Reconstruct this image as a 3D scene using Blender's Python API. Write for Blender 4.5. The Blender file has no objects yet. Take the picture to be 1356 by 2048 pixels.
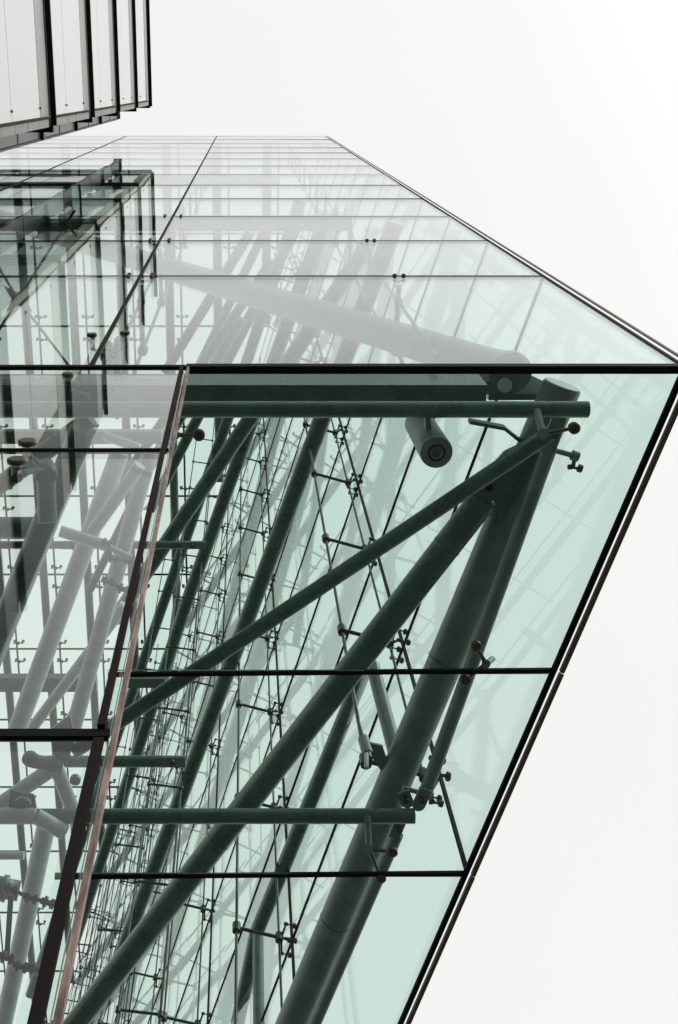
import bpy, math, random
from mathutils import Vector
random.seed(7)

# ------------------------------------------------------------------ camera, world, sun, exposure
D = 2.0            # metres from the camera to the front glass wall; the layout below is in units of D
EYE = 1.6
FPX = 2272.0       # focal length in photo pixels (photo 1356 x 2048)
CX, CY = 490.0, 1024.0
TILT = math.atan2(855.0, FPX)          # optical axis away from the zenith
S_, C_ = math.sin(TILT), math.cos(TILT)

sc = bpy.context.scene
cam = bpy.data.cameras.new('camera')
co = bpy.data.objects.new('camera', cam)
sc.collection.objects.link(co)
co.location = (0, 0, EYE)
co.rotation_euler = (math.pi - TILT, 0, 0)
co.rotation_euler = (math.radians(180) - TILT, 0, 0)
cam.sensor_fit = 'VERTICAL'
cam.sensor_height = 36.0
cam.lens = 36.0 * FPX / 2048.0
cam.shift_x = (678.0 - CX) / 2048.0
cam.clip_start = 0.05
cam.clip_end = 3000.0
sc.camera = co

world = bpy.data.worlds.new('World')
sc.world = world
world.use_nodes = True
wn, wl = world.node_tree.nodes, world.node_tree.links
wn.clear()
sky = wn.new('ShaderNodeTexSky')
sky.sky_type = 'NISHITA'
sky.sun_disc = False
sky.sun_elevation = math.radians(50)
sky.sun_rotation = math.radians(110)
sky.dust_density = 4.0
hs = wn.new('ShaderNodeHueSaturation'); hs.inputs['Saturation'].default_value = 0.12
wl.new(sky.outputs[0], hs.inputs['Color'])
tc = wn.new('ShaderNodeTexCoord')
cl = wn.new('ShaderNodeTexNoise'); cl.inputs['Scale'].default_value = 1.6; cl.inputs['Detail'].default_value = 3
wl.new(tc.outputs['Generated'], cl.inputs['Vector'])
cr = wn.new('ShaderNodeValToRGB')
cr.color_ramp.elements[0].position = 0.2; cr.color_ramp.elements[0].color = (0.945, 0.94, 0.93, 1)
cr.color_ramp.elements[1].position = 0.8; cr.color_ramp.elements[1].color = (1.0, 0.992, 0.98, 1)
wl.new(cl.outputs['Fac'], cr.inputs['Fac'])
sv = wn.new('ShaderNodeVectorMath'); sv.operation = 'SCALE'; sv.inputs['Scale'].default_value = 6.72
wl.new(cr.outputs['Color'], sv.inputs[0])
mx = wn.new('ShaderNodeMixRGB'); mx.inputs['Fac'].default_value = 0.88
wl.new(hs.outputs['Color'], mx.inputs['Color1'])
wl.new(sv.outputs[0], mx.inputs['Color2'])
bg = wn.new('ShaderNodeBackground'); bg.inputs['Strength'].default_value = 0.15
wl.new(mx.outputs['Color'], bg.inputs['Color'])
wo = wn.new('ShaderNodeOutputWorld'); wl.new(bg.outputs[0], wo.inputs['Surface'])

sun = bpy.data.lights.new('sun', 'SUN')
sun.energy = 1.0; sun.angle = math.radians(14); sun.color = (1.0, 0.97, 0.93)
so = bpy.data.objects.new('sun', sun); sc.collection.objects.link(so)
so.rotation_euler = (math.radians(40), 0, math.radians(70))

sc.view_settings.view_transform = 'Standard'
sc.view_settings.look = 'None'
sc.view_settings.gamma = 1.0
sc.view_settings.exposure = 0.0
sc.view_settings.use_curve_mapping = False
sc.cycles.max_bounces = 14
sc.cycles.transparent_max_bounces = 40
sc.cycles.glossy_bounces = 5
sc.cycles.diffuse_bounces = 3
sc.cycles.transmission_bounces = 4
sc.cycles.sample_clamp_indirect = 6.0
sc.cycles.caustics_reflective = False

# ------------------------------------------------------------------ where a photographed point stands
def W(X, Y, Z):                        # layout units -> metres
    return Vector((X * D, Y * D, Z * D + EYE))
def ray(px, py):
    a = (px - CX) / FPX; b = (CY - py) / FPX
    return a, S_ - b * C_, C_ + b * S_
def at(px, py, Z):                     # the point at height Z
    r = ray(px, py); t = Z / r[2]
    return W(r[0] * t, r[1] * t, Z)
def aty(px, py, Y):                    # the point on the upright plane at distance Y
    r = ray(px, py); t = Y / r[1]
    return W(r[0] * t, Y, r[2] * t)

# ------------------------------------------------------------------ materials
def mat(name, col, rough=0.5, metal=0.0, spec=0.5, noise=None, bump=0.0, coat=0.0):
    m = bpy.data.materials.new(name); m.use_nodes = True
    n, l = m.node_tree.nodes, m.node_tree.links
    b = n['Principled BSDF']
    b.inputs['Base Color'].default_value = (*col, 1)
    b.inputs['Roughness'].default_value = rough
    b.inputs['Metallic'].default_value = metal
    b.inputs['Specular IOR Level'].default_value = spec
    b.inputs['Coat Weight'].default_value = coat
    if noise:
        sc_, amt, stretch = noise
        t = n.new('ShaderNodeTexCoord'); mp = n.new('ShaderNodeMapping'); mp.inputs['Scale'].default_value = stretch
        nz = n.new('ShaderNodeTexNoise'); nz.inputs['Scale'].default_value = sc_; nz.inputs['Detail'].default_value = 6
        nz.inputs['Roughness'].default_value = 0.65
        l.new(t.outputs['Object'], mp.inputs['Vector']); l.new(mp.outputs['Vector'], nz.inputs['Vector'])
        r = n.new('ShaderNodeValToRGB')
        lo = tuple(c * (1 - amt) for c in col); hi = tuple(min(1, c * (1 + amt)) for c in col)
        r.color_ramp.elements[0].position = 0.3; r.color_ramp.elements[0].color = (*lo, 1)
        r.color_ramp.elements[1].position = 0.7; r.color_ramp.elements[1].color = (*hi, 1)
        l.new(nz.outputs['Fac'], r.inputs['Fac']); l.new(r.outputs['Color'], b.inputs['Base Color'])
        rr = n.new('ShaderNodeMapRange'); rr.inputs['To Min'].default_value = max(0.02, rough - 0.12); rr.inputs['To Max'].default_value = min(1, rough + 0.15)
        l.new(nz.outputs['Fac'], rr.inputs['Value']); l.new(rr.outputs['Result'], b.inputs['Roughness'])
        if bump:
            bp = n.new('ShaderNodeBump'); bp.inputs['Strength'].default_value = bump; bp.inputs['Distance'].default_value = 0.01
            l.new(nz.outputs['Fac'], bp.inputs['Height']); l.new(bp.outputs['Normal'], b.inputs['Normal'])
    return m

def glass(name, tint, r0, power, wob=0.0, dirt=0.0):
    """Pane: tinted transmission plus mirror reflection rising towards grazing (same from both sides)."""
    m = bpy.data.materials.new(name); m.use_nodes = True
    n, l = m.node_tree.nodes, m.node_tree.links
    n.clear()
    g = n.new('ShaderNodeNewGeometry')
    d = n.new('ShaderNodeVectorMath'); d.operation = 'DOT_PRODUCT'
    l.new(g.outputs['Incoming'], d.inputs[0]); l.new(g.outputs['Normal'], d.inputs[1])
    def mth(op, a, b=None):
        q = n.new('ShaderNodeMath'); q.operation = op
        for k, v in enumerate((a, b)):
            if v is None: continue
            if isinstance(v, (int, float)): q.inputs[k].default_value = v
            else: l.new(v, q.inputs[k])
        return q.outputs[0]
    ab = mth('ABSOLUTE', d.outputs['Value'])
    ab = mth('MINIMUM', ab, 1.0)
    f = mth('POWER', mth('SUBTRACT', 1.0, ab), power)
    f = mth('ADD', mth('MULTIPLY', f, 1 - r0), r0)
    tr = n.new('ShaderNodeBsdfTransparent')
    oi = n.new('ShaderNodeObjectInfo'); tm = n.new('ShaderNodeMixRGB')
    tm.inputs['Color1'].default_value = (*tint, 1); tm.inputs['Color2'].default_value = (tint[0] * 0.955, tint[1] * 0.985, tint[2] * 0.975, 1)
    l.new(oi.outputs['Random'], tm.inputs['Fac']); l.new(tm.outputs['Color'], tr.inputs['Color'])
    gl = n.new('ShaderNodeBsdfGlossy'); gl.inputs['Roughness'].default_value = 0.0
    gl.inputs['Color'].default_value = (0.995, 0.998, 0.992, 1)
    if wob:
        t = n.new('ShaderNodeTexCoord'); nz = n.new('ShaderNodeTexNoise'); nz.inputs['Scale'].default_value = 0.45
        nz.inputs['Detail'].default_value = 1
        l.new(t.outputs['Object'], nz.inputs['Vector'])
        bp = n.new('ShaderNodeBump'); bp.inputs['Strength'].default_value = wob; bp.inputs['Distance'].default_value = 0.02
        l.new(nz.outputs['Fac'], bp.inputs['Height']); l.new(bp.outputs['Normal'], gl.inputs['Normal'])
    ms = n.new('ShaderNodeMixShader')
    l.new(f, ms.inputs['Fac']); l.new(tr.outputs[0], ms.inputs[1]); l.new(gl.outputs[0], ms.inputs[2])
    out = ms.outputs[0]
    if dirt:
        t2 = n.new('ShaderNodeTexCoord'); n2 = n.new('ShaderNodeTexNoise'); n2.inputs['Scale'].default_value = 1.1; n2.inputs['Detail'].default_value = 8
        l.new(t2.outputs['Object'], n2.inputs['Vector'])
        mr = n.new('ShaderNodeMapRange'); mr.inputs['From Min'].default_value = 0.35; mr.inputs['From Max'].default_value = 0.75
        mr.inputs['To Min'].default_value = dirt * 0.4; mr.inputs['To Max'].default_value = dirt * 1.4
        l.new(n2.outputs['Fac'], mr.inputs['Value'])
        df = n.new('ShaderNodeBsdfTranslucent'); df.inputs['Color'].default_value = (0.75, 0.8, 0.78, 1)
        m2 = n.new('ShaderNodeMixShader')
        l.new(mr.outputs['Result'], m2.inputs['Fac']); l.new(out, m2.inputs[1]); l.new(df.outputs[0], m2.inputs[2])
        out = m2.outputs[0]
    o = n.new('ShaderNodeOutputMaterial'); l.new(out, o.inputs['Surface'])
    return m

G_FRONT = glass('front_glass', (0.905, 0.955, 0.932), 0.02, 5.4, 0.09, 0.0)
G_LOW = glass('lower_glass', (0.97, 0.992, 0.98), 0.03, 4.8, 0.05, 0.0)
G_SOFF = glass('soffit_glass', (0.925, 0.968, 0.95), 0.012, 5.5, 0.03, 0.004)
G_SIDE = glass('side_glass', (0.905, 0.955, 0.935), 0.02, 7.0, 0.03, 0.003)
G_ROOF = glass('roof_glass', (0.955, 0.995, 0.975), 0.03, 5.0, 0.0, 0.0)
G_EDGE = mat('glass_edge_green', (0.03, 0.09, 0.07), 0.2)
SEAL = mat('black_silicone', (0.010, 0.010, 0.012), 0.7, 0.0, 0.1)
STEEL = mat('green_grey_painted_steel', (0.072, 0.145, 0.112), 0.27, 0.0, 0.5, (3.2, 0.34, (1, 1, 1)), 0.15)
STEEL2 = mat('grey_steel_with_side_light', (0.17, 0.235, 0.205), 0.40, 0.0, 0.5, (4, 0.25, (1, 1, 1)), 0.12)
STEEL_LIT = mat('steel_with_painted_light', (0.56, 0.61, 0.58), 0.42, 0.0, 0.5, (4, 0.18, (1, 1, 1)), 0.1)  # same steel paint, with reflected sky brightness put into the colour
ROD = mat('dark_rod_steel', (0.035, 0.045, 0.042), 0.4, 0.3)
CAST = mat('cast_fitting_steel', (0.05, 0.06, 0.058), 0.4, 0.3, 0.5, (20, 0.3, (1, 1, 1)), 0.2)
DISC2 = mat('grey_button', (0.16, 0.145, 0.13), 0.5, 0.3)
DISC = mat('bronze_button', (0.075, 0.06, 0.045), 0.5, 0.3, 0.5, (30, 0.5, (1, 1, 1)), 0.3)
TERRA = mat('pinkish_weathered_trim', (0.34, 0.245, 0.215), 0.65, 0.0, 0.3, (16, 0.75, (1, 1, 0.3)), 0.4)
BROWN = mat('dark_brown_frame', (0.030, 0.017, 0.017), 0.8, 0.0, 0.1, (6, 0.3, (1, 1, 0.3)), 0.1)
OLIVE = mat('brown_edge_trim', (0.10, 0.08, 0.055), 0.4, 0.3, 0.5, (5, 0.3, (1, 1, 1)), 0.1)
PANEL = mat('pale_grey_panel', (0.72, 0.745, 0.75), 0.3, 0.0, 0.6, coat=0.8)
SPAND = mat('grey_spandrel', (0.36, 0.36, 0.34), 0.45, 0.0, 0.5, (2, 0.1, (1, 1, 1)), 0.0)
TILE = mat('beige_grey_tile', (0.36, 0.34, 0.31), 0.6, 0.0, 0.4, (4, 0.2, (1, 1, 1)), 0.2)
FIN = mat('black_fin', (0.020, 0.014, 0.014), 0.7, 0.0, 0.1)
NAVY = mat('blue_black_steel', (0.02, 0.024, 0.04), 0.5, 0.0, 0.3)
DARKBAY = mat('added_dark_bay', (0.022, 0.04, 0.045), 0.45, 0.0, 0.2)  # invented tower bays, added to darken its reflection in the lower glass
TWIN = mat('tower_window_glass', (0.05, 0.075, 0.07), 0.06, 0.0, 0.9)
FGLASS = mat('fin_glass', (0.03, 0.06, 0.06), 0.3, 0.0, 0.4)
LENS = mat('lamp_lens', (0.02, 0.035, 0.03), 0.05, 0.0, 0.9)
PALE = mat('pale_end_plate', (0.70, 0.76, 0.73), 0.5)
BLUE = mat('blue_tape', (0.02, 0.12, 0.17), 0.5)
PAVE = mat('grey_paving', (0.11, 0.11, 0.107), 0.8, 0.0, 0.3, (0.7, 0.15, (1, 1, 1)), 0.2)

# ------------------------------------------------------------------ mesh helpers
class MB:
    def __init__(s): s.v = []; s.f = []; s.m = []; s.sm = []
    def add(s, vs, fs, mi=0, smooth=False):
        b = len(s.v); s.v += [tuple(v) for v in vs]
        for f in fs:
            s.f.append([b + i for i in f]); s.m.append(mi); s.sm.append(smooth)
        return s
    def frame(s, p, q, up=None):
        p, q = Vector(p), Vector(q); d = (q - p).normalized()
        if up is None: up = Vector((0, 0, 1)) if abs(d.z) < 0.95 else Vector((0, 1, 0))
        a = d.cross(up).normalized(); b = a.cross(d).normalized()
        return p, q, d, a, b
    def tube(s, p, q, r, r2=None, n=16, mi=0, cap=True):
        p, q, d, a, b = s.frame(p, q); r2 = r if r2 is None else r2
        vs = []
        for (c, rr) in ((p, r), (q, r2)):
            for i in range(n):
                t = 2 * math.pi * i / n; vs.append(c + a * rr * math.cos(t) + b * rr * math.sin(t))
        s.add(vs, [[i, (i + 1) % n, n + (i + 1) % n, n + i] for i in range(n)], mi, True)
        if cap:
            s.add(vs[:n], [list(range(n - 1, -1, -1))], mi); s.add(vs[n:], [list(range(n))], mi)
        return s
    def lathe(s, p, q, prof, n=16, mi=0):      # prof: (t along p..q, radius)
        p, q, d, a, b = s.frame(p, q); L = (q - p)
        vs = []
        for t, rr in prof:
            for i in range(n):
                an = 2 * math.pi * i / n; vs.append(p + L * t + (a * math.cos(an) + b * math.sin(an)) * rr)
        fs = []
        for k in range(len(prof) - 1):
            fs += [[k * n + i, k * n + (i + 1) % n, (k + 1) * n + (i + 1) % n, (k + 1) * n + i] for i in range(n)]
        s.add(vs, fs, mi, True)
        s.add(vs[:n], [list(range(n - 1, -1, -1))], mi); s.add(vs[-n:], [list(range(n))], mi)
        return s
    def bar(s, p, q, w, h, up=None, mi=0):      # rectangular section: w across, h along up
        p, q, d, a, b = s.frame(p, q, up)
        vs = [c + a * (sx * w / 2) + b * (sy * h / 2) for c in (p, q) for sx, sy in ((-1, -1), (1, -1), (1, 1), (-1, 1))]
        s.add(vs, [[0, 1, 5, 4], [1, 2, 6, 5], [2, 3, 7, 6], [3, 0, 4, 7], [3, 2, 1, 0], [4, 5, 6, 7]], mi)
        return s
    def slab(s, pts, off, mi=0, emi=None):      # polygon pushed along off; sides may use another slot
        n = len(pts); off = Vector(off); pts = [Vector(p) for p in pts]
        vs = pts + [p + off for p in pts]
        s.add(vs, [list(range(n - 1, -1, -1)), list(range(n, 2 * n))], mi)
        s.add(vs, [[i, (i + 1) % n, n + (i + 1) % n, n + i] for i in range(n)], mi if emi is None else emi)
        return s
    def mesh(s, name, mats, origin=None):
        me = bpy.data.meshes.new(name)
        o = Vector(origin) if origin is not None else Vector((0, 0, 0))
        me.from_pydata([tuple(Vector(v) - o) for v in s.v], [], s.f)
        for m in (mats if isinstance(mats, (list, tuple)) else [mats]): me.materials.append(m)
        for p, mi, sm in zip(me.polygons, s.m, s.sm): p.material_index = mi; p.use_smooth = sm
        me.update()
        return me

col = sc.collection
def part(name, mb, mats, parent, label=None, kind=None):
    """one mesh object; children keep world coordinates through the parent's inverse"""
    me = mb if isinstance(mb, bpy.types.Mesh) else mb.mesh(name, mats)
    o = bpy.data.objects.new(name, me); col.objects.link(o)
    if parent is not None:
        o.parent = parent
        o.location = -world_loc(parent)
    if label: o['label'] = label
    if kind: o['kind'] = kind
    return o
def world_loc(o):
    v = Vector(o.location)
    while o.parent is not None:
        o = o.parent; v += Vector(o.location)
    return v
def thing(name, label, cat, loc, group=None):
    o = bpy.data.objects.new(name, None); col.objects.link(o)
    o.location = loc; o.empty_display_size = 0.2
    o['label'] = label; o['category'] = cat
    if group: o['group'] = group
    return o
def struct(name, mb, m):
    o = part(name, mb, m, None); o['kind'] = 'structure'; return o

# ------------------------------------------------------------------ levels and lines of the glass building (units of D)
SOFF = 4.207
TOP = 24.75
KX = -0.289                                # the side wall runs back and to the left
XC = 1.665                                 # pointed corner
def sideX(Y): return XC + KX * (Y - 1.0)
LEV = [SOFF, 6.40] + [6.40 + 1.53 * i for i in range(1, 12)] + [TOP]
SY = [1.0 + 2.31 * i for i in range(12)]
XB = [-7.0, -4.73, -2.46, -0.584, XC]     # front wall vertical joints

# ground
struct('ground', MB().slab([(-600, -600, -0.1), (600, -600, -0.1), (600, 600, -0.1), (-600, 600, -0.1)], (0, 0, 0.1)), PAVE)

# ------------------------------------------------------------------ spider fittings (shared meshes)
def spider_mesh(ax, nrm, arm_u, arm_v, n_arm=4, s=1.0, hub=0.09, stand=0.13, bm=None):
    """hub, bent arms; returns (body mesh, button mesh, button offsets). ax: unit along the wall, nrm: unit to the outside"""
    ax, nrm = Vector(ax), Vector(nrm); up = ax.cross(nrm)
    if up.length < 0.5: up = Vector((0, 0, 1))
    up.normalize()
    b = MB(); offs = []
    h0 = -nrm * stand * s
    b.tube(h0 - nrm * 0.03 * s, h0 + nrm * 0.03 * s, hub * 0.5 * s, n=12)
    dirs = {4: [(-1, 1), (1, 1), (-1, -1), (1, -1)], 2: [(-1, 0), (1, 0)], 3: [(-1, 1), (1, 1), (0, -1)]}[n_arm]
    for (u, v) in dirs:
        e = ax * (u * arm_u) + up * (v * arm_v) - nrm * stand * 0.75 * s
        b.tube(h0, e, 0.026 * s, 0.017 * s, n=8)
        b.tube(e - nrm * 0.035 * s, e + nrm * 0.03 * s, 0.03 * s, n=10)
        b.tube(e + nrm * 0.03 * s, e + nrm * (stand * 0.75 * s - 0.015), 0.012 * s, n=8)
        offs.append(e + nrm * (stand * 0.75 * s))
    bt = MB().lathe(-nrm * 0.022, nrm * 0.024, [(0, 0.030 * s), (0.2, 0.046 * s), (0.8, 0.046 * s), (1, 0.036 * s)], n=14)
    return b.mesh('spider_fitting', CAST), bt.mesh('button', bm or DISC), offs
def place_spider(sp, pos, parent):
    body, bt, offs = sp
    o = bpy.data.objects.new('spider_fitting', body); col.objects.link(o)
    o.parent = parent; o.location = Vector(pos) - world_loc(parent)
    for k in offs:
        c = bpy.data.objects.new('button', bt); col.objects.link(c); c.parent = o; c.location = k
    return o

# ------------------------------------------------------------------ front glass wall (upper)
GT = 0.020
def pane(parent, p0, p1, p2, p3, off, m, name='glass_pane'):
    return part(name, MB().slab([p0, p1, p2, p3], off, 0, 1), [m, G_EDGE], parent)

fw = thing('front_glass_wall', 'tall pale reflective glass wall of wide horizontal panes tapering to the sky', 'glass wall', W(-0.6, 1, SOFF))
g = 0.012
for i in range(len(XB) - 1):
    for j in range(len(LEV) - 1):
        x0, x1, z0, z1 = XB[i], XB[i + 1], LEV[j], LEV[j + 1]
        e = g / D
        tl = random.uniform(-0.003, 0.003)
        pane(fw, W(x0 + e, 1 + tl, z0 + e), W(x1 - e, 1, z0 + e), W(x1 - e, 1 + tl, z1 - e), W(x0 + e, 1, z1 - e), (0, GT, 0), G_FRONT)
for j, z in enumerate(LEV):
    if j == 0: continue
    th = max(0.016, 0.032 - 0.003 * j) if j < len(LEV) - 1 else 0.05
    part('horizontal_seal', MB().bar(W(XB[0], 1, z) + Vector((0, 0.002, 0)), W(XC, 1, z) + Vector((0, 0.002, 0)), 0.012, th * 0.8), SEAL, fw)
for x in XB[1:-1]:
    part('vertical_seal', MB().bar(W(x, 1, SOFF + .03) + Vector((0, -0.001, 0)), W(x, 1, TOP) + Vector((0, -0.001, 0)), 0.034, 0.016, Vector((0, 1, 0))), SEAL, fw)
part('corner_seal', MB().bar(W(XC, 1, SOFF), W(XC, 1, TOP), 0.030, 0.014, Vector((0, 1, 0))), SEAL, fw)
part('corner_trim', MB().bar(W(XC + 0.042, 1.0, SOFF), W(XC + 0.042, 1.0, TOP), 0.024, 0.016, Vector((0, 1, 0))), OLIVE, fw)
part('bottom_channel', MB().bar(W(-0.222, 1, SOFF) + Vector((0, 0.01, 0.0)), W(XC, 1, SOFF) + Vector((0, 0.01, 0)), 0.06, 0.088), SEAL, fw)
part('bottom_seal', MB().bar(W(XB[0], 1, SOFF), W(-0.224, 1, SOFF), 0.03, 0.055), SEAL, fw)
sp_front = spider_mesh((1, 0, 0), (0, -1, 0), 0.13, 0.07, 4, 0.50, bm=DISC2)
sp_mid = spider_mesh((1, 0, 0), (0, -1, 0), 0.05, 0.07, 2, 0.5, bm=DISC2)
for j in range(1, len(LEV) - 1):
    if j > 3: break
    place_spider(sp_front, W(XB[3], 1, LEV[j]), fw)
    if j < 3: place_spider(sp_mid, W(0.86, 1, LEV[j]), fw)

# ------------------------------------------------------------------ soffit
sf = thing('glass_soffit', 'green tinted glass underside of the overhang above the camera', 'glass soffit', W(0.7, 2.5, SOFF))
XL = -0.217
def soffL(Y): return XL + KX * 0.95 * (Y - 1.0)
YS = [1.011, 2.30, 3.33, 4.55, 5.62]
for a, b in zip(YS[:-1], YS[1:]):
    e = 0.008
    pane(sf, W(soffL(a), a + e, SOFF), W(sideX(a) - 0.01, a + e, SOFF), W(sideX(b) - 0.01, b - e, SOFF), W(soffL(b), b - e, SOFF), (0, 0, GT), G_SOFF)
for b in YS[1:]:
    part('soffit_seal', MB().bar(W(soffL(b), b + 0.012, SOFF) + Vector((0, 0, 0.01)), W(sideX(b), b - 0.008, SOFF) + Vector((0, 0, 0.01)), 0.034, 0.036), SEAL, sf)
YE = SY[-1]
part('edge_seal', MB().bar(W(XC - 0.006, 1.0, SOFF), W(sideX(5.7) - 0.006, 5.7, SOFF), 0.030, 0.04), SEAL, sf)
for a, b in ((1.0, 2.3), (2.3, 3.33), (3.33, 4.55), (4.55, 5.7)):
    part('edge_trim', MB().bar(W(sideX(a) + 0.034, a + 0.003, SOFF), W(sideX(b) + 0.034, b - 0.003, SOFF), 0.036, 0.04), OLIVE, sf)

# ------------------------------------------------------------------ side glass wall
sw = thing('side_glass_wall', 'green glass side wall running back behind the steelwork in large square panes', 'glass wall', W(sideX(5), 5, SOFF))
dn = Vector((KX, 1, 0)).normalized(); sn = Vector((dn.y, -dn.x, 0))      # sn points outwards (right)
for i in range(len(SY) - 1):
    for j in range(len(LEV) - 1):
        a, b, z0, z1 = SY[i], SY[i + 1], LEV[j], LEV[j + 1]
        e = 0.005
        tl = sn * random.uniform(-0.004, 0.004)
        pane(sw, W(sideX(a + e), a + e, z0 + e) + tl, W(sideX(b - e), b - e, z0 + e), W(sideX(b - e), b - e, z1 - e) + tl, W(sideX(a + e), a + e, z1 - e), sn * GT, G_SIDE)
for j, z in enumerate(LEV):
    part('horizontal_seal', MB().bar(W(sideX(1), 1, z), W(sideX(YE), YE, z), 0.026, 0.026 if 0 < j < len(LEV) - 1 else 0.05), SEAL, sw)
for Y in SY[1:]:
    part('vertical_seal', MB().bar(W(sideX(Y), Y, SOFF), W(sideX(Y), Y, TOP), 0.034, 0.034, dn), SEAL, sw)

# ------------------------------------------------------------------ roof
rf = thing('glass_roof', 'flat bright glass roof far overhead with thin grid joints and slim tubes', 'glass roof', W(-3, 12, TOP))
RY = [1.0 + 1.98 * i for i in range(15)]
RX = [-8.82 + 1.03 * i for i in range(12)]
for a, b in zip(RY[:-1], RY[1:]):
    for i in range(len(RX)):
        x0 = RX[i]; x1 = x0 + 1.03
        la, lb = sideX(a) - 0.05, sideX(b) - 0.05
        if x0 >= lb - 0.1: continue
        e = 0.006
        xa, xb = min(x1, la), min(x1, lb)
        pane(rf, W(x0 + e, a + e, TOP), W(xa - e, a + e, TOP), W(xb - e, b - e, TOP), W(x0 + e, b - e, TOP), (0, 0, GT), G_ROOF)
for y in RY[1:]:
    part('roof_seal', MB().bar(W(RX[0], y, TOP), W(sideX(y), y, TOP), 0.075, 0.06), SEAL, rf)
sp_roof = spider_mesh((1, 0, 0), (0, 0, 1), 0.20, 0.16, 2, 1.6)
for i, x in enumerate([-8.82 + 1.03 * k for k in range(11)]):
    yend = min(RY[-1], 1.0 + (XC - x) / 0.288 - 0.4)
    part('roof_tube', MB().tube(W(x, 1.1, TOP - 0.45), W(x, yend, TOP - 0.45), 0.19, n=12), STEEL2, rf)
    xr = x + 0.24
    part('tie_rod', MB().tube(W(xr, 1.1, TOP - 0.3), W(xr, yend, TOP - 0.3), 0.045, n=8), ROD, rf)
    for y in RY[1:]:
        if y < yend - 0.4 and -6 < x:
            for dy in (-0.22, 0.28): place_spider(sp_roof, W(xr, y + dy, TOP - 0.02), rf)

# ------------------------------------------------------------------ cable trusses of the side wall
sp_side = spider_mesh(dn, sn, 0.13, 0.15, 4, 0.85, 0.10, 0.19)
ORD = ['first', 'second', 'third', 'fourth', 'fifth', 'sixth', 'seventh', 'eighth', 'ninth', 'tenth', 'eleventh']
def cable_truss(Y, label, zlo=SOFF + 0.02, first=4.93, inner=0.405, mid=0.095):
    base = W(sideX(Y), Y, zlo)
    t = thing('cable_truss', label, 'cable truss', base - sn * 0.3, 'upright cable trusses along the glass side wall')
    def pos(o, z): return W(sideX(Y), Y, z) - sn * (o * D)
    part('inner_rod', MB().tube(pos(inner, first), pos(inner, TOP - 0.6), 0.021, n=8), ROD, t)
    part('outer_rod', MB().tube(pos(mid, first - 0.05), pos(mid, TOP - 0.6), 0.018, n=8), ROD, t)
    zs = [first] + LEV[1:-1]
    for k, z in enumerate(zs):
        zi = z
        part('clamp', MB().tube(pos(mid, zi) - Vector((0, 0, 0.07)), pos(mid, zi) + Vector((0, 0, 0.07)), 0.055, n=10), CAST, t)
        part('standoff', MB().tube(pos(mid, zi), pos(0.07, zi), 0.024, n=8), CAST, t)
        part('strut', MB().tube(pos(inner, zi), pos(mid, zi), 0.026, n=10), ROD, t)
        part('clamp', MB().tube(pos(inner, zi) - Vector((0, 0, 0.075)), pos(inner, zi) + Vector((0, 0, 0.075)), 0.060, n=10), CAST, t)
        place_spider(sp_side, W(sideX(Y), Y, z) + sn * 0.0, t)
    return t
for i, Y in enumerate(SY[1:-1]):
    lab = 'dark cable truss on the green side glass, %s from the pointed corner' % ORD[i]
    cable_truss(Y, lab)
# inner row of lighter trusses midway between the panes, standing further in
for i, Y in enumerate([6.9, 9.1, 13.7]):
    t = thing('hanging_ladder_rods', 'pair of thin hanging rods with short rungs, %s of its row from the front' % ORD[i], 'rods', W(sideX(Y) - 1.0, Y, 5.0), 'paired hanging rods with rungs')
    for o in (0.62, 0.95):
        part('rod', MB().tube(W(sideX(Y) - o, Y - 0.15 * o, 4.6), W(sideX(Y) - o, Y - 0.15 * o, TOP - 0.7), 0.020, n=8), ROD, t)
    z = 5.4 + 0.4 * (i % 3)
    while z < TOP - 1:
        part('rung', MB().tube(W(sideX(Y) - 0.95, Y - 0.142, z), W(sideX(Y) - 0.62, Y - 0.093, z), 0.024, n=8)
             .tube(W(sideX(Y) - 0.95, Y - 0.142, z - .025), W(sideX(Y) - 0.95, Y - 0.142, z + .025), 0.045, n=8)
             .tube(W(sideX(Y) - 0.62, Y - 0.093, z - .025), W(sideX(Y) - 0.62, Y - 0.093, z + .025), 0.045, n=8), ROD, t)
        z += 1.53
# front wall cable trusses
for x, lab in ((-0.584, 'pale cable truss behind the slanting dark joint of the front glass wall'), (0.86, 'cable truss behind the front glass wall nearest the pointed corner')):
    t = thing('cable_truss', lab, 'cable truss', W(x, 1.2, SOFF), 'cable trusses of the front glass wall')
    for o, r in ((0.14, 0.018), (0.42, 0.022)):
        part('rod', MB().tube(W(x, 1 + o, 5.0), W(x, 1 + o, TOP - 0.6), r, n=8), ROD, t)
    for z in LEV[1:-1]:
        part('strut', MB().tube(W(x, 1.05, z), W(x, 1.42, z), 0.03, n=8).tube(W(x, 1.42, z - .03), W(x, 1.42, z + .03), 0.06, n=10)
             .tube(W(x, 1.14, z - .03), W(x, 1.14, z + .03), 0.05, n=10), STEEL2, t)

# ------------------------------------------------------------------ steel trusses
def tpart(parent, a, b, r, name='brace_tube', m=None, za=None, n=24):
    return part(name, MB().tube(a, b, r, n=n), m or STEEL, parent)
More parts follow.
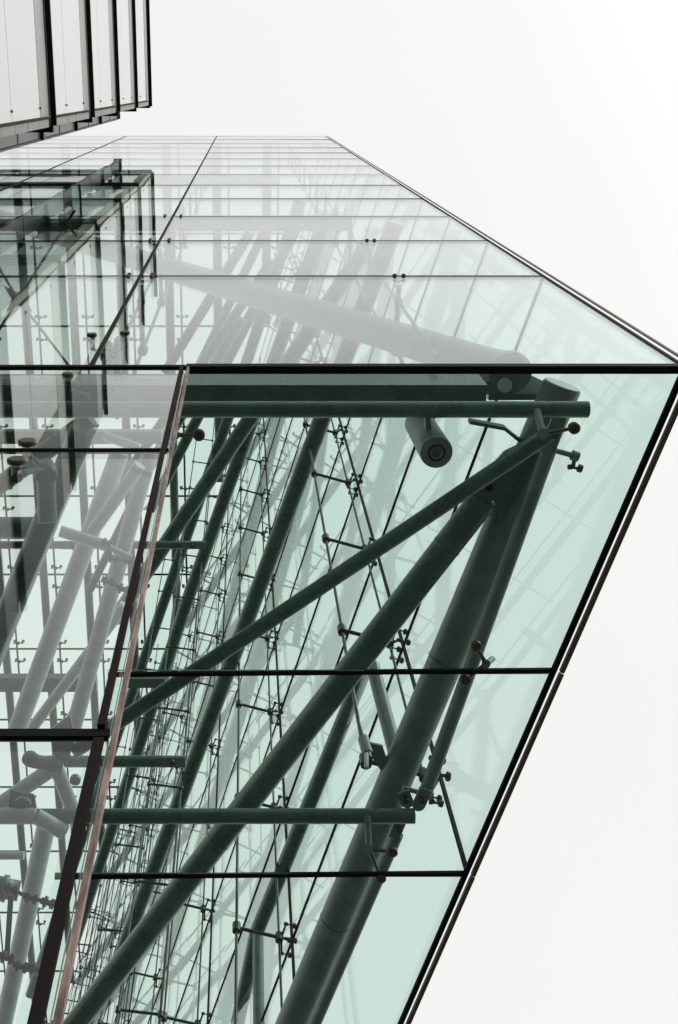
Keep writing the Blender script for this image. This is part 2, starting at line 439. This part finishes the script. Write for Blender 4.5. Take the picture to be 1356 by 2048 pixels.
# lowest truss, just above the soffit
Z1 = 4.78
t1 = thing('steel_truss', 'lowest truss of thick dark green tubes just above the glass soffit', 'steel truss', at(980, 1100, Z1))
R1 = 0.168
A1, B1 = at(1124, 772, Z1), at(528, 2180, Z1)
mb = MB().tube(A1, B1, R1, n=40)
part('edge_tube', mb, STEEL2, t1)  # lighter grey than the diagonals: light through the side wall put into colour
u = (A1 - B1).normalized()
part('end_plate', MB().tube(A1 + u * 0.004, A1 + u * 0.016, R1 * 0.93, n=32), PALE, t1)
A, B = at(962, 1004, 4.72), at(60, 2165, 4.9)
part('diagonal_tube', MB().tube(A, B, 0.128, n=32), STEEL, t1)
part('slanting_tube', MB().tube(at(1108, 862, 4.52), at(150, 1502, 4.52), 0.070, n=24), STEEL, t1)
part('slim_tube', MB().tube(at(1100, 893, 4.58), at(850, 1588, 4.58), 0.066, n=20), STEEL2, t1)  # both slim tubes share the edge tube's painted-in side light
part('slim_tube', MB().tube(at(795, 1668, 4.58), at(612, 2090, 4.58), 0.060, n=20), STEEL2, t1)
# forked ends with pins
def fork(x, y, x2, y2, Z, w):
    a, b = at(x, y, Z), at(x2, y2, Z)
    d_ = (b - a).normalized(); n_ = Vector((d_.y, -d_.x, 0)) * (w / 2)
    pts = [a + n_, a - n_]
    for k in range(7):
        an = math.pi * k / 6
        pts.append(b - n_ * math.cos(an) + d_ * (w / 2) * math.sin(an))
    part('fork_plate', MB().slab(pts, (0, 0, 0.03)), STEEL2, t1)
    p = a.lerp(b, 0.55)
    part('pin', MB().tube(p - Vector((0, 0, 0.05)), p + Vector((0, 0, 0.06)), 0.028, n=14), CAST, t1)
fork(1096, 905, 1118, 838, 4.50, 0.12)
fork(852, 1580, 838, 1612, 4.50, 0.12)
fork(806, 1585, 815, 1606, 4.56, 0.12)
fork(788, 1676, 803, 1640, 4.50, 0.11)
# gusset between the edge tube and the diagonal
gz = 4.66
part('gusset_plate', MB().slab([at(x, y, gz) for x, y in ((938, 985), (1010, 905), (1098, 862), (1075, 930), (1005, 1040), (986, 1000), (975, 1022))], (0, 0, 0.05)), STEEL, t1)
p = at(979, 976, gz); part('pin', MB().tube(p - Vector((0, 0, 0.012)), p + Vector((0, 0, 0.06)), 0.032, n=16), SEAL, t1)
part('collar', MB().tube(at(968, 997, 4.71), at(955, 1013, 4.71), 0.140, n=28), STEEL, t1)
def ring(a, b, t, r, w=0.02):
    p = a.lerp(b, t); u = (b - a).normalized()
    part('weld_band', MB().lathe(p - u * w, p + u * w, [(0, r * 0.99), (.3, r * 1.028), (.7, r * 1.028), (1, r * 0.99)], n=32), STEEL, t1)
for t_ in (0.33, 0.71): ring(A1, B1, t_, R1)
for t_ in (0.06, 0.52): ring(A, B, t_, 0.128)
# corner plate with discs
pz = 4.92
part('corner_plate', MB().slab([at(x, y, pz) for x, y in ((950, 745), (1065, 752), (1112, 775), (1130, 789), (960, 789))], (0, 0, 0.06)), PALE, t1)  # pale colour stands in for sky light on the plate
part('plate_edge', MB().bar(at(976, 793, pz), at(1118, 793, pz), 0.05, 0.07), STEEL, t1)
part('pin_plate', MB().slab([at(x, y, pz - 0.05) for x, y in ((960, 764), (1010, 760), (1034, 768), (1040, 778), (1030, 786), (1010, 786), (960, 786))], (0, 0, 0.05)), STEEL2, t1)
p = at(1009, 770, pz - 0.07); part('pin', MB().tube(p - Vector((0, 0, 0.02)), p + Vector((0, 0, 0.05)), 0.062, n=20), PALE, t1)  # pin lightened in colour too, as if lit like the plate
p = at(1018, 742, pz - 0.03); part('round_flange', MB().tube(p - Vector((0, 0, 0.07)), p + Vector((0, 0, 0.01)), 0.185, n=32), STEEL2, t1)
part('bent_plate', MB().bar(at(938, 842, 4.75), at(1008, 855, 4.75), 0.03, 0.10).bar(at(1008, 855, 4.75), at(1045, 885, 4.75), 0.03, 0.10), STEEL, t1)
# box beam and front pipe
def box_beam(parent, x0, x1, ytop, ymid, ybot, Z, m=STEEL, name='box_beam'):
    y0 = ray(x0, ymid); Yf = y0[1] / y0[2] * Z; y1 = ray(x0, ybot); Yb = y1[1] / y1[2] * Z
    r = ray(x0, ytop); Zt = Yf * r[2] / r[1]
    xa = at(x0, ymid, Z).x; xb = at(x1, ymid, Z).x
    mb = MB().slab([(xa, Yf * D, Z * D + EYE), (xb, Yf * D, Z * D + EYE), (xb, Yb * D, Z * D + EYE), (xa, Yb * D, Z * D + EYE)], (0, 0, (Zt - Z) * D))
    return part(name, mb, m, parent)
box_beam(t1, -260, 975, 748, 770, 806, 4.70)
part('front_pipe', MB().tube(at(-260, 819, 4.46), at(1176, 819, 4.46), 0.068, n=28), STEEL, t1)
part('rear_pipe', MB().tube(at(-120, 1633, 4.46), at(829, 1632, 4.46), 0.072, n=28), STEEL, t1)
# left bay of the same truss
for a, b, r, z in (((182, 836), (-60, 1014), 0.085, 5.0), ((165, 860), (-60, 1418), 0.12, 4.9)):
    part('brace_tube', MB().tube(at(*a, z), at(*b, z), r, n=24), STEEL, t1)

# upper trusses: the same members repeated on higher levels
def upper(label, segs, m=STEEL):
    (x, y), _, _, z, _ = segs[0]
    t = thing('steel_truss', label, 'steel truss', at(x, y, z), 'steel trusses stacked above each other inside the hall')
    for a, b, r, z, nm in segs:
        zb = z if not isinstance(z, tuple) else z[1]; za = z if not isinstance(z, tuple) else z[0]
        part(nm, MB().tube(at(*a, za), at(*b, zb), r, n=20), m, t)
    return t
z2, z3, z4 = 10.3, 16.1, 21.6
t2 = upper('second truss up, dark slanting tubes seen through the soffit', [
    ((790, 446), (355, 1612), 0.165, z2, 'edge_tube'), ((355, 1612), (215, 1980), 0.165, z2, 'edge_tube'),
    ((735, 490), (228, 1240), 0.15, z2 + .15, 'diagonal_tube'),
    ((500, 465), (330, 745), 0.09, z2 - .2, 'slanting_tube'),
    ((485, 636), (300, 935), 0.10, z2 + .8, 'slanting_tube')])
box_beam(t2, -300, 705, 430, 436, 462, z2 - .1, STEEL2)
t3 = upper('third truss up, slimmer dark tubes crossing the hall', [
    ((655, 425), (375, 1200), 0.20, z3, 'edge_tube'), ((375, 1200), (150, 1880), 0.20, z3, 'edge_tube'),
    ((600, 440), (300, 1020), 0.16, z3 + .1, 'diagonal_tube'),
    ((545, 520), (150, 1100), 0.14, z3 - .1, 'slanting_tube')])
box_beam(t3, -300, 560, 352, 355, 372, z3 - .1, STEEL2)
t4 = upper('topmost truss of thin dark tubes below the glass roof', [
    ((600, 400), (455, 840), 0.22, z4, 'edge_tube'), ((455, 840), (235, 1470), 0.22, z4, 'edge_tube'),
    ((235, 1470), (60, 1990), 0.22, z4, 'edge_tube'),
    ((540, 440), (180, 1180), 0.17, z4, 'diagonal_tube')])
# cross pipes at several heights, each with a forked pin joint
def cross_pipe(label, x0, x1, y, Z, r, fx=None, boxy=None):
    t = thing('cross_pipe', label, 'steel pipe', at(x0, y, Z), 'level pipes crossing the hall')
    if boxy: 
        box_beam(t, x0, x1, boxy[0], boxy[1], boxy[2], Z, STEEL2)
    else:
        part('pipe', MB().tube(at(x0, y, Z), at(x1, y, Z), r, n=20), STEEL, t)
    for f in (fx or []):
        part('fork_plate', MB().bar(at(f - 20, y, Z - .12), at(f + 26, y, Z - .12), r * 1.9, 0.05), STEEL2, t)
        p = at(f, y, Z - .15)
        part('pin', MB().tube(p - Vector((0, 0, 0.04)), p + Vector((0, 0, 0.05)), r * 0.42, n=14), CAST, t)
cross_pipe('dark green pipe with pinned fork ending at the slanting tubes, low on the left', 60, 332, 1523, 6.2, 0.075, [345])
cross_pipe('level pipe with a pinned fork crossing behind the brown frame', -80, 372, 1090, 8.0, 0.06, [385, 145])
cross_pipe('pale box girder crossing behind the lower glass wall near the dark transom', -60, 192, 1366, 9.5, 0.1, None, (1347, 1357, 1384))
cross_pipe('box girder crossing behind the upper lower-wall pane', -60, 322, 872, 8.6, 0.1, None, (858, 863, 888))
cross_pipe('dark box girder seen through the soffit beside the brown frame', 250, 330, 1366, 9.5, 0.1, None, (1352, 1358, 1376))

# big pale diagonal behind the front wall
big = thing('diagonal_brace', 'thick pale tube slanting across behind the front glass wall', 'steel brace', aty(1000, 738, 1.22))
part('brace_tube', MB().tube(aty(1035, 748, 1.22), aty(-160, 388, 1.35), 0.165, n=36), STEEL2, big)
part('end_collar', MB().tube(aty(1033, 747, 1.22), aty(990, 734, 1.22), 0.168, n=36), STEEL2, big)
# bent tube and upright behind the lowest truss
bt = thing('bent_tube', 'dark tube kinking downwards behind the lowest truss, with an upright below the kink', 'steel tube', at(512, 1868, 7.2))
part('upper_leg', MB().tube(at(732, 1330, 7.2), at(513, 1866, 7.2), 0.115, n=20), STEEL, bt)
part('lower_leg', MB().tube(at(513, 1866, 7.2), at(462, 2110, 7.2), 0.115, n=20), STEEL, bt)
part('upright', MB().tube(at(516, 1870, 7.15), at(518, 2100, 6.2), 0.085, n=20), STEEL2, bt)
up = thing('short_column', 'short lighter tube rising between the diagonal and the edge tube', 'steel tube', at(790, 1510, 5.0))
part('tube', MB().tube(at(745, 1330, 5.7), at(797, 1530, 5.0), 0.078, n=20), STEEL2, up)
# rod end socket
rs = thing('rod_socket', 'round socket with a nut and a plate holding the end of a thin rod', 'rod socket', at(733, 1500, 4.75))
part('socket', MB().tube(at(727, 1478, 4.86), at(736, 1510, 4.70), 0.056, n=20), STEEL2, rs)
part('nut', MB().tube(at(735, 1508, 4.70), at(737, 1518, 4.66), 0.042, n=8), CAST, rs)
part('threaded_end', MB().tube(at(733, 1508, 4.68), at(733, 1536, 4.56), 0.022, n=10), PALE, rs)
part('wing_plate', MB().slab([at(x, y, 4.78) for x, y in ((738, 1486), (765, 1492), (785, 1552), (774, 1560), (742, 1512))], (0, 0, 0.03)), STEEL2, rs)
part('rod', MB().tube(at(727, 1480, 4.86), at(716, 1440, 5.05), 0.018, n=10), CAST, rs)

# ------------------------------------------------------------------ spotlight hanging from the front pipe
sl = thing('spotlight', 'short round spotlight hanging below the front pipe', 'spotlight', at(856, 850, 4.55))
pt, pb = at(838, 846, 4.86), at(873, 905, 4.38)
part('housing', MB().lathe(pt, pb, [(0, .118), (.02, .128), (.97, .134), (1, .130)], n=36), STEEL2, sl)
dv = (pb - pt).normalized()
part('front_ring', MB().tube(pb, pb + dv * 0.006, 0.128, n=36), STEEL2, sl)
part('bezel', MB().tube(pb + dv * 0.006, pb + dv * 0.012, 0.072, n=32), SEAL, sl)
part('lens', MB().lathe(pb + dv * 0.011, pb + dv * 0.034, [(0, .055), (.5, .046), (.85, .028), (1, .01)], n=28), LENS, sl)
part('bracket', MB().bar(at(853, 826, 4.50), at(856, 856, 4.50), 0.045, 0.075), STEEL2, sl)

# ------------------------------------------------------------------ spider brackets carrying the soffit
def soff_bracket(label, stub, hub, arms, zs=4.42, r=0.030):
    t = thing('soffit_bracket', label, 'glass fitting', at(*hub, 4.33), 'brackets that carry the soffit panes')
    part('stub', MB().tube(at(*stub, zs), at(*hub, 4.31), r, n=16).tube(at(*hub, 4.33), at(*hub, 4.285), r * 1.45, n=16), STEEL2, t)
    for (x, y) in arms:
        z = 4.30
        part('arm', MB().tube(at(*hub, 4.295), at(x, y, z), 0.022, 0.013, n=10).tube(at(x, y, z + .015), at(x, y, z - .02), 0.027, n=12)
             .tube(at(x, y, z), at(x, y, SOFF + 0.01), 0.010, n=8), CAST, t)
        q = at(x, y, SOFF)
        part('button', MB().lathe(q + Vector((0, 0, 0.03)), q - Vector((0, 0, 0.028)), [(0, .03), (.2, .046), (.85, .046), (1, .036)], n=18), DISC, t)
    return t
soff_bracket('bracket with one bronze button below the end of the front pipe', (1074, 822), (1086, 868), [(1148, 856)])
soff_bracket('bracket with two bronze buttons beside the edge tube at the first soffit joint', (985, 1318), (972, 1328), [(952, 1292), (930, 1360)], 4.45, 0.026)
soff_bracket('bracket with two bronze buttons below the end of the rear pipe', (735, 1632), (738, 1698), [(785, 1704), (762, 1756)])
soff_bracket('bracket behind the brown frame at the top of the lower glass', (350, 868), (350, 870), [(398, 870)], 4.5, 0.026)
# small side brackets near the pointed edge
def side_bracket(label, hub, arms):
    t = thing('side_bracket', label, 'glass fitting', at(*hub, 4.55), 'brackets fixed to the side glass by the edge tube')
    part('stub', MB().tube(at(hub[0] - 52, hub[1] - 14, 4.6), at(*hub, 4.6), 0.024, n=12).tube(at(hub[0] - 6, hub[1] - 2, 4.6), at(hub[0] + 6, hub[1] + 2, 4.6), 0.045, n=14), STEEL2, t)
    for (x, y) in arms:
        part('arm', MB().tube(at(*hub, 4.6), at(x, y, 4.6), 0.018, n=8).tube(at(x - 8, y, 4.6), at(x + 12, y + 3, 4.6), 0.013, n=8).tube(at(x - 10, y, 4.6), at(x - 2, y, 4.6), 0.024, n=10), CAST, t)
        part('button', MB().tube(at(x + 11, y + 2, 4.6), at(x + 17, y + 4, 4.6), 0.036, n=14), DISC, t)
side_bracket('small twin button fitting on the side glass beside the top of the edge tube', (1150, 912), [(1146, 934)])
side_bracket('small twin button fitting on the side glass near the lower soffit corner', (858, 1590), [(868, 1604), (882, 1548)])
tp = part('tape_tab', MB().slab([at(x, y, SOFF - 0.01) for x, y in ((921, 1703), (926, 1702), (935, 1730), (931, 1736))], (0, 0, -0.01)), BLUE, sf)

# ------------------------------------------------------------------ lower front glass wall
lw = thing('lower_glass_wall', 'lower glass wall pane stack with pinkish edge trim and brown frame', 'glass wall', W(-0.6, 1, 0.5))
LL = [-0.75, 0.08, 1.618, 3.17, SOFF]
XLW = [-4.73, -2.46, XL]
for i in range(2):
    for j in range(4):
        e = 0.006
        pane(lw, W(XLW[i] + e, 1, LL[j] + e), W(XLW[i + 1] - e, 1, LL[j] + e), W(XLW[i + 1] - e, 1, LL[j + 1] - e), W(XLW[i] + e, 1, LL[j + 1] - e), (0, GT, 0), G_LOW)
for z, th in ((0.08, 0.03), (1.618, 0.045), (3.17, 0.022)):
    part('transom_seal', MB().bar(W(XLW[0], 0.999, z), W(XL - 0.006, 0.999, z), 0.016, th), SEAL, lw)
part('mullion_seal', MB().bar(W(-2.46, 1, LL[0]), W(-2.46, 1, SOFF - 0.02), 0.03, 0.03, Vector((0, 1, 0))), SEAL, lw)
part('edge_trim', MB().bar(W(XL + 0.004, 0.998, LL[0]), W(XL + 0.004, 0.998, SOFF - 0.012), 0.018, 0.028, Vector((0, 1, 0))), TERRA, lw)
part('brown_frame_post', MB().bar(W(-0.2375, 0.992, 1.63), W(-0.2375, 0.992, SOFF - 0.03), 0.026, 0.02, Vector((0, 1, 0))), BROWN, lw)
part('dark_frame_post', MB().bar(W(-0.2365, 0.992, LL[0]), W(-0.2365, 0.992, 1.59), 0.034, 0.02, Vector((0, 1, 0))), FIN, lw)
# spiders on the lower wall
sp_low = spider_mesh((1, 0, 0), (0, -1, 0), 0.09, 0.09, 2, 1.0)
# tubes seen through the lower wall
def seen(label, segs, m=STEEL_LIT, name='steel_tube', group='tubes behind the lower glass wall'):
    a, b, r, z = segs[0]
    za = z[0] if isinstance(z, tuple) else z
    t = thing(name, label, 'steel tube', at(*a, za), group)
    for a, b, r, z in segs:
        za, zb = z if isinstance(z, tuple) else (z, z)
        part('tube', MB().tube(at(*a, za), at(*b, zb), r, n=24), m, t)
    return t
seen('stout level tube ending at the thick slanting tube, left edge', [((-60, 1056), (100, 1056), 0.115, 5.4)], STEEL)
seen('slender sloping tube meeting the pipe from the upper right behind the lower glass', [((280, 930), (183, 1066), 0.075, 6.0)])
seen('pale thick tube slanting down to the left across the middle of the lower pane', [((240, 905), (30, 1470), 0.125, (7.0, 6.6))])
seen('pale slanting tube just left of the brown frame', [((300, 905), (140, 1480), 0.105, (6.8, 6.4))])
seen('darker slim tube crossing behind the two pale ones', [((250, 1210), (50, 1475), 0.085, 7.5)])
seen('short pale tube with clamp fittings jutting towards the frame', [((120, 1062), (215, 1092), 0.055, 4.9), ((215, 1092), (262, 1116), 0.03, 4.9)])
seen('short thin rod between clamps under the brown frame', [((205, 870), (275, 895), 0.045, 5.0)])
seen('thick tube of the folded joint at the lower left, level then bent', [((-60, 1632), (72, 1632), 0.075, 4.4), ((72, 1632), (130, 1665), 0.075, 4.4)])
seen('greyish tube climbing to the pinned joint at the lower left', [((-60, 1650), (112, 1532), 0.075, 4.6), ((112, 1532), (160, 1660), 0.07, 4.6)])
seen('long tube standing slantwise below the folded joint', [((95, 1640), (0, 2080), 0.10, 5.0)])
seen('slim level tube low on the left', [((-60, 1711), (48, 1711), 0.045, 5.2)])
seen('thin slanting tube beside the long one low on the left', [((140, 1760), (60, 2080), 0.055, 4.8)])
# pin plates of the joint
jp = thing('pinned_joint', 'rounded pin plates where several tubes meet, low on the left', 'steel joint', at(60, 1520, 4.5))
for (x, y, r) in ((60, 1520, 0.075), (45, 1610, 0.075), (150, 1562, 0.05)):
    p = at(x, y, 4.42)
    part('pin_plate', MB().tube(p, p + Vector((0, 0, 0.04)), r, n=24), STEEL2, jp)
    part('pin', MB().tube(p - Vector((0, 0, 0.02)), p + Vector((0, 0, 0.0)), r * 0.38, n=16), CAST, jp)
part('ear_plate', MB().slab([at(x, y, 4.5) for x, y in ((98, 1462), (140, 1430), (150, 1475), (135, 1530), (112, 1520))], (0, 0, 0.03)), STEEL2, jp)
part('arm_tube', MB().tube(at(60, 1520, 4.47), at(125, 1535, 4.47), 0.065, n=20), STEEL2, jp)
part('ear_plate', MB().slab([at(x, y, 4.5) for x, y in ((20, 1580), (68, 1592), (74, 1625), (15, 1640))], (0, 0, 0.03)), STEEL2, jp)

# clamp fittings along the frame, hub + bolts
def clamp_group(label, pts, Z, s=1.0):
    x, y = pts[0]
    t = thing('clamp_fitting', label, 'glass fitting', at(x, y, Z), 'clamp fittings behind the lower glass wall')
    for i, (x, y) in enumerate(pts):
        a, b = at(x - 12 * s, y - 4 * s, Z), at(x + 12 * s, y + 4 * s, Z)
        part('clamp', MB().lathe(a, b, [(0, .030 * s), (.2, .030 * s), (.22, .050 * s), (.45, .050 * s), (.47, .026 * s), (.7, .026 * s), (.72, .044 * s), (1, .044 * s)], n=14), CAST, t)
        if i: part('link', MB().tube(at(*pts[i - 1], Z), at(x, y, Z), 0.018 * s, n=8), CAST, t)
clamp_group('string of three clamps between the pale tubes and the brown frame', [(212, 1085), (225, 1118), (255, 1122)], 4.85, 0.8)
clamp_group('pair of clamps on the slanting pale tube', [(215, 1162), (245, 1178)], 4.85)
clamp_group('pair of small clamps on the rod near the transom joint', [(272, 940), (292, 948)], 5.2, 0.8)
clamp_group('cluster of large bolts low on the left', [(20, 1778), (60, 1795), (95, 1805)], 4.4, 1.1)
clamp_group('bolt cluster at the foot of the upright link', [(12, 1915), (40, 1932), (70, 1938)], 4.4, 1.2)
part_t = thing('upright_link', 'dark upright link between two bolt clusters', 'steel link', at(14, 1790, 4.4))
part('bar', MB().bar(at(22, 1790, 4.45), at(14, 1910, 4.45), 0.05, 0.03), CAST, part_t)
dr = thing('drum_fitting', 'large round drum with flanges at the left edge', 'steel drum', at(10, 1775, 4.6))
part('drum', MB().lathe(at(-40, 1768, 4.6), at(38, 1782, 4.6), [(0, .11), (.55, .11), (.56, .13), (.7, .13), (.71, .10), (1, .10)], n=28), STEEL2, dr)

# front spider carried by an upright tube (left) + button fittings along the wall head
fs = thing('wall_spider', 'large hub on an upright tube with two armed buttons holding the lower glass', 'glass fitting', at(93, 1040, 3.9))
hb = aty(92, 940, 1.16); 
part('post', MB().tube(aty(95, 1046, 1.32), aty(92, 945, 1.17), 0.060, 0.062, n=20), STEEL, fs)
part('hub', MB().lathe(aty(92, 952, 1.17), aty(91, 930, 1.155), [(0, .066), (.25, .075), (.5, .075), (.52, .06), (1, .055)], n=20), CAST, fs)
for (x, y) in ((55, 893), (34, 930)):
    part('arm', MB().tube(hb, aty(x, y + 14, 1.07), 0.024, 0.016, n=10), CAST, fs)
    part('socket', MB().tube(aty(x, y + 26, 1.075), aty(x, y + 4, 1.06), 0.034, n=14), CAST, fs)
    q = aty(x, y - 4, 1.0)
    part('button', MB().lathe(q + Vector((0, .01, 0)), q - Vector((0, .03, 0)), [(0, .03), (.3, .056), (.85, .056), (1, .045)], n=18), DISC, fs)
    part('pin', MB().tube(q, aty(x, y + 6, 1.055), 0.012, n=8), CAST, fs)
def wall_button(label, x, y, dx=14, dy=26):
    t = thing('button_fitting', label, 'glass fitting', aty(x, y, 1.03), 'single buttons on the glass near the wall head')
    part('socket', MB().tube(aty(x, y + dy, 1.08), aty(x, y + 12, 1.055), 0.024, n=14), CAST, t)
    part('arm', MB().tube(aty(x, y + dy, 1.08), aty(x + dx * 3, y + dy + 12, 1.2), 0.014, n=10), CAST, t)
    q = aty(x, y, 1.0)
    part('button', MB().lathe(q + Vector((0, .01, 0)), q - Vector((0, .025, 0)), [(0, .03), (.3, .043), (.85, .043), (1, .035)], n=18), DISC, t)
    part('pin', MB().tube(q, aty(x, y + 10, 1.05), 0.012, n=8), CAST, t)
wall_button('lone button just under the black channel, left', 136, 752)
wall_button('button left of the slanting dark joint above the channel', 184, 672)
wall_button('button right of the slanting dark joint above the channel', 250, 668, -8)
hub2 = thing('wall_hub', 'cluster of round hubs behind the glass just above the black channel', 'glass fitting', aty(218, 720, 1.2))
part('post', MB().tube(aty(216, 760, 1.25), aty(214, 702, 1.2), 0.05, n=18).tube(aty(232, 750, 1.3), aty(238, 690, 1.25), 0.055, n=18), STEEL2, hub2)
part('hub', MB().tube(aty(214, 712, 1.2), aty(213, 694, 1.19), 0.07, n=20).tube(aty(240, 700, 1.25), aty(241, 684, 1.24), 0.07, n=20), CAST, hub2)

# X bracing with a star node
xb = thing('cross_bracing', 'thin crossed cables meeting at a star shaped node plate', 'bracing', at(36, 598, 9.0))
cz = 9.0
for (x, y) in ((-70, 770), (-60, 440), (150, 420), (146, 742)):
    part('cable', MB().tube(at(36, 598, cz), at(x, y, cz), 0.022, n=8), ROD, xb)
star = []
for k in range(8):
    an = math.radians(45 * k + 10); rr = 0.30 if k % 2 == 0 else 0.10
    c = at(36, 598, cz); star.append(c + Vector((rr * math.cos(an + .6), rr * math.sin(an + .6), 0)))
part('star_plate', MB().slab(star, (0, 0, 0.03)), CAST, xb)

# ------------------------------------------------------------------ the neighbouring tower
cc = 1.852
tw = thing('tower', 'grey panelled tower with black fins and a tiled corner, top left', 'tower', W(-3.5, -0.8, -0.8))
TXF, TYC, TYP, TYB = -cc, 0.204 * cc, 0.157 * cc, -1.10 * cc
TT = 12.6 * cc
ST = [TT - 1.60 * cc * k for k in range(0, 9)]
ST = [z for z in ST if z > -0.7] + [-0.8]
XLT = -9.0
part('core_wall', MB().slab([W(XLT, TYB, -0.8), W(TXF - 0.03, TYB, -0.8), W(TXF - 0.03, TYC - 0.03, -0.8), W(XLT, TYC - 0.03, -0.8)], (0, 0, (TT + 0.79) * D)), SPAND, tw)
for k in range(len(ST) - 1):
    zt, zb = ST[k], ST[k + 1]
    H = zt - zb
    # fin under each storey line on both faces
    part('fin', MB().bar(W(TXF + 0.03, TYB - 0.02, zt - 0.03), W(TXF + 0.03, TYC - 0.01, zt - 0.03), 0.10, 0.065), FIN, tw)
    part('fin', MB().bar(W(TXF + 0.02, TYC + 0.02, zt - 0.03), W(XLT, TYC + 0.02, zt - 0.03), 0.12, 0.10), FIN, tw)
    # spandrel (above the next fin), two panel rows
    ps, pe = zb + 0.08, zt - 0.20 * H
    sb = zb + 0.12 * H
    pm = ps + (pe - ps) * 0.42
    rows = [(ps, pm - 0.006, PANEL, 'wall_panel'), (pm + 0.006, pe, PANEL, 'wall_panel'), (pe + 0.02, zt - 0.08, SPAND, 'spandrel_panel')]
    for (z0, z1, m, nm) in rows:
        ys = [TYB, -1.0, TYP - 0.008] if zt < 15 else [TYB, TYP - 0.008]
        for a, b in zip(ys[:-1], ys[1:]):
            dark = (b < 0 and zt < 15) and nm == 'wall_panel'  # added bays outside the direct view, only there to dim the reflection
            part('window' if dark else nm, MB().slab([W(TXF - 0.02, a + 0.004, z0), W(TXF - 0.02, b - 0.004, z0), W(TXF - 0.02, b - 0.004, z1), W(TXF - 0.02, a + 0.004, z1)], (0.035, 0, 0)), DARKBAY if dark else m, tw)  # the dark ones are added bays, not real windows
    part('black_strip', MB().bar(W(TXF, TYP + 0.004, zb + 0.04), W(TXF, TYP + 0.004, zt - 0.1), 0.03, 0.035, Vector((0, 1, 0))), FIN, tw)
    for z in (pm, ps + 0.02, pe):
        part('clip', MB().bar(W(TXF, TYP - 0.10, z), W(TXF, TYP - 0.08, z), 0.035, 0.03), FIN, tw)
    # corner tiles
    nt = 5
    for q in range(nt):
        z0 = zb + 0.04 + (H - 0.14) * q / nt; z1 = zb + 0.04 + (H - 0.14) * (q + 1) / nt - 0.012
        j = random.uniform(-0.002, 0.002)
        part('tile', MB().slab([W(TXF - 0.03, TYP + 0.016, z0), W(TXF - 0.03, TYC, z0), W(TXF - 0.03, TYC, z1), W(TXF - 0.03, TYP + 0.016, z1)], (0.05 + j, 0, 0)), TILE, tw)
    # face towards the glass building: tile strip, windows
    x = TXF - 0.02
    for w_, m, nm in ((0.12, TILE, 'tile'),):
        part(nm, MB().slab([W(x, TYC - 0.02, zb + 0.04), W(x - w_, TYC - 0.02, zb + 0.04), W(x - w_, TYC - 0.02, zt - 0.1), W(x, TYC - 0.02, zt - 0.1)], (0, 0.04, 0)), m, tw)
    x -= 0.14
    while x > XLT + 0.9:
        part('spandrel_panel', MB().slab([W(x, TYC - 0.02, zb + 0.04), W(x - 0.8, TYC - 0.02, zb + 0.04), W(x - 0.8, TYC - 0.02, sb), W(x, TYC - 0.02, sb)], (0, 0.035, 0)), SPAND, tw)
        part('window', MB().slab([W(x, TYC - 0.02, sb + 0.02), W(x - 0.8, TYC - 0.02, sb + 0.02), W(x - 0.8, TYC - 0.02, zt - 0.1), W(x, TYC - 0.02, zt - 0.1)], (0, 0.02, 0)), TWIN, tw)
        x -= 0.82
# projecting steel and glass fin
fx = -1.337 * cc
fy0, fy1 = TYC + 0.02, 0.338 * cc
zt = TT - 0.02
z = zt
while z > 0:
    zb = z - 1.6 * cc
    part('fin_glass', MB().slab([W(fx, fy0 + 0.01, zb + 0.06), W(fx, fy1 - 0.02, zb + 0.06), W(fx, fy1 - 0.02, z - 0.04), W(fx, fy0 + 0.01, z - 0.04)], (0.03, 0, 0)), FGLASS, tw)
    part('fin_bracket', MB().bar(W(fx - 0.02, fy0 - 0.02, z), W(fx - 0.02, fy1, z), 0.30, 0.16), NAVY, tw)
    part('fin_bracket', MB().bar(W(fx - 0.02, fy0 - 0.02, z - 0.8 * cc), W(fx - 0.02, fy1, z - 0.8 * cc), 0.16, 0.10), NAVY, tw)
    z = zb
part('fin_channel', MB().bar(W(fx, fy1, zt), W(fx, fy1, -0.7), 0.09, 0.05, Vector((0, 1, 0))), NAVY, tw)
part('coping', MB().bar(W(TXF + 0.02, TYB, TT + 0.03), W(TXF + 0.02, TYC + 0.02, TT + 0.03), 0.14, 0.08), FIN, tw)
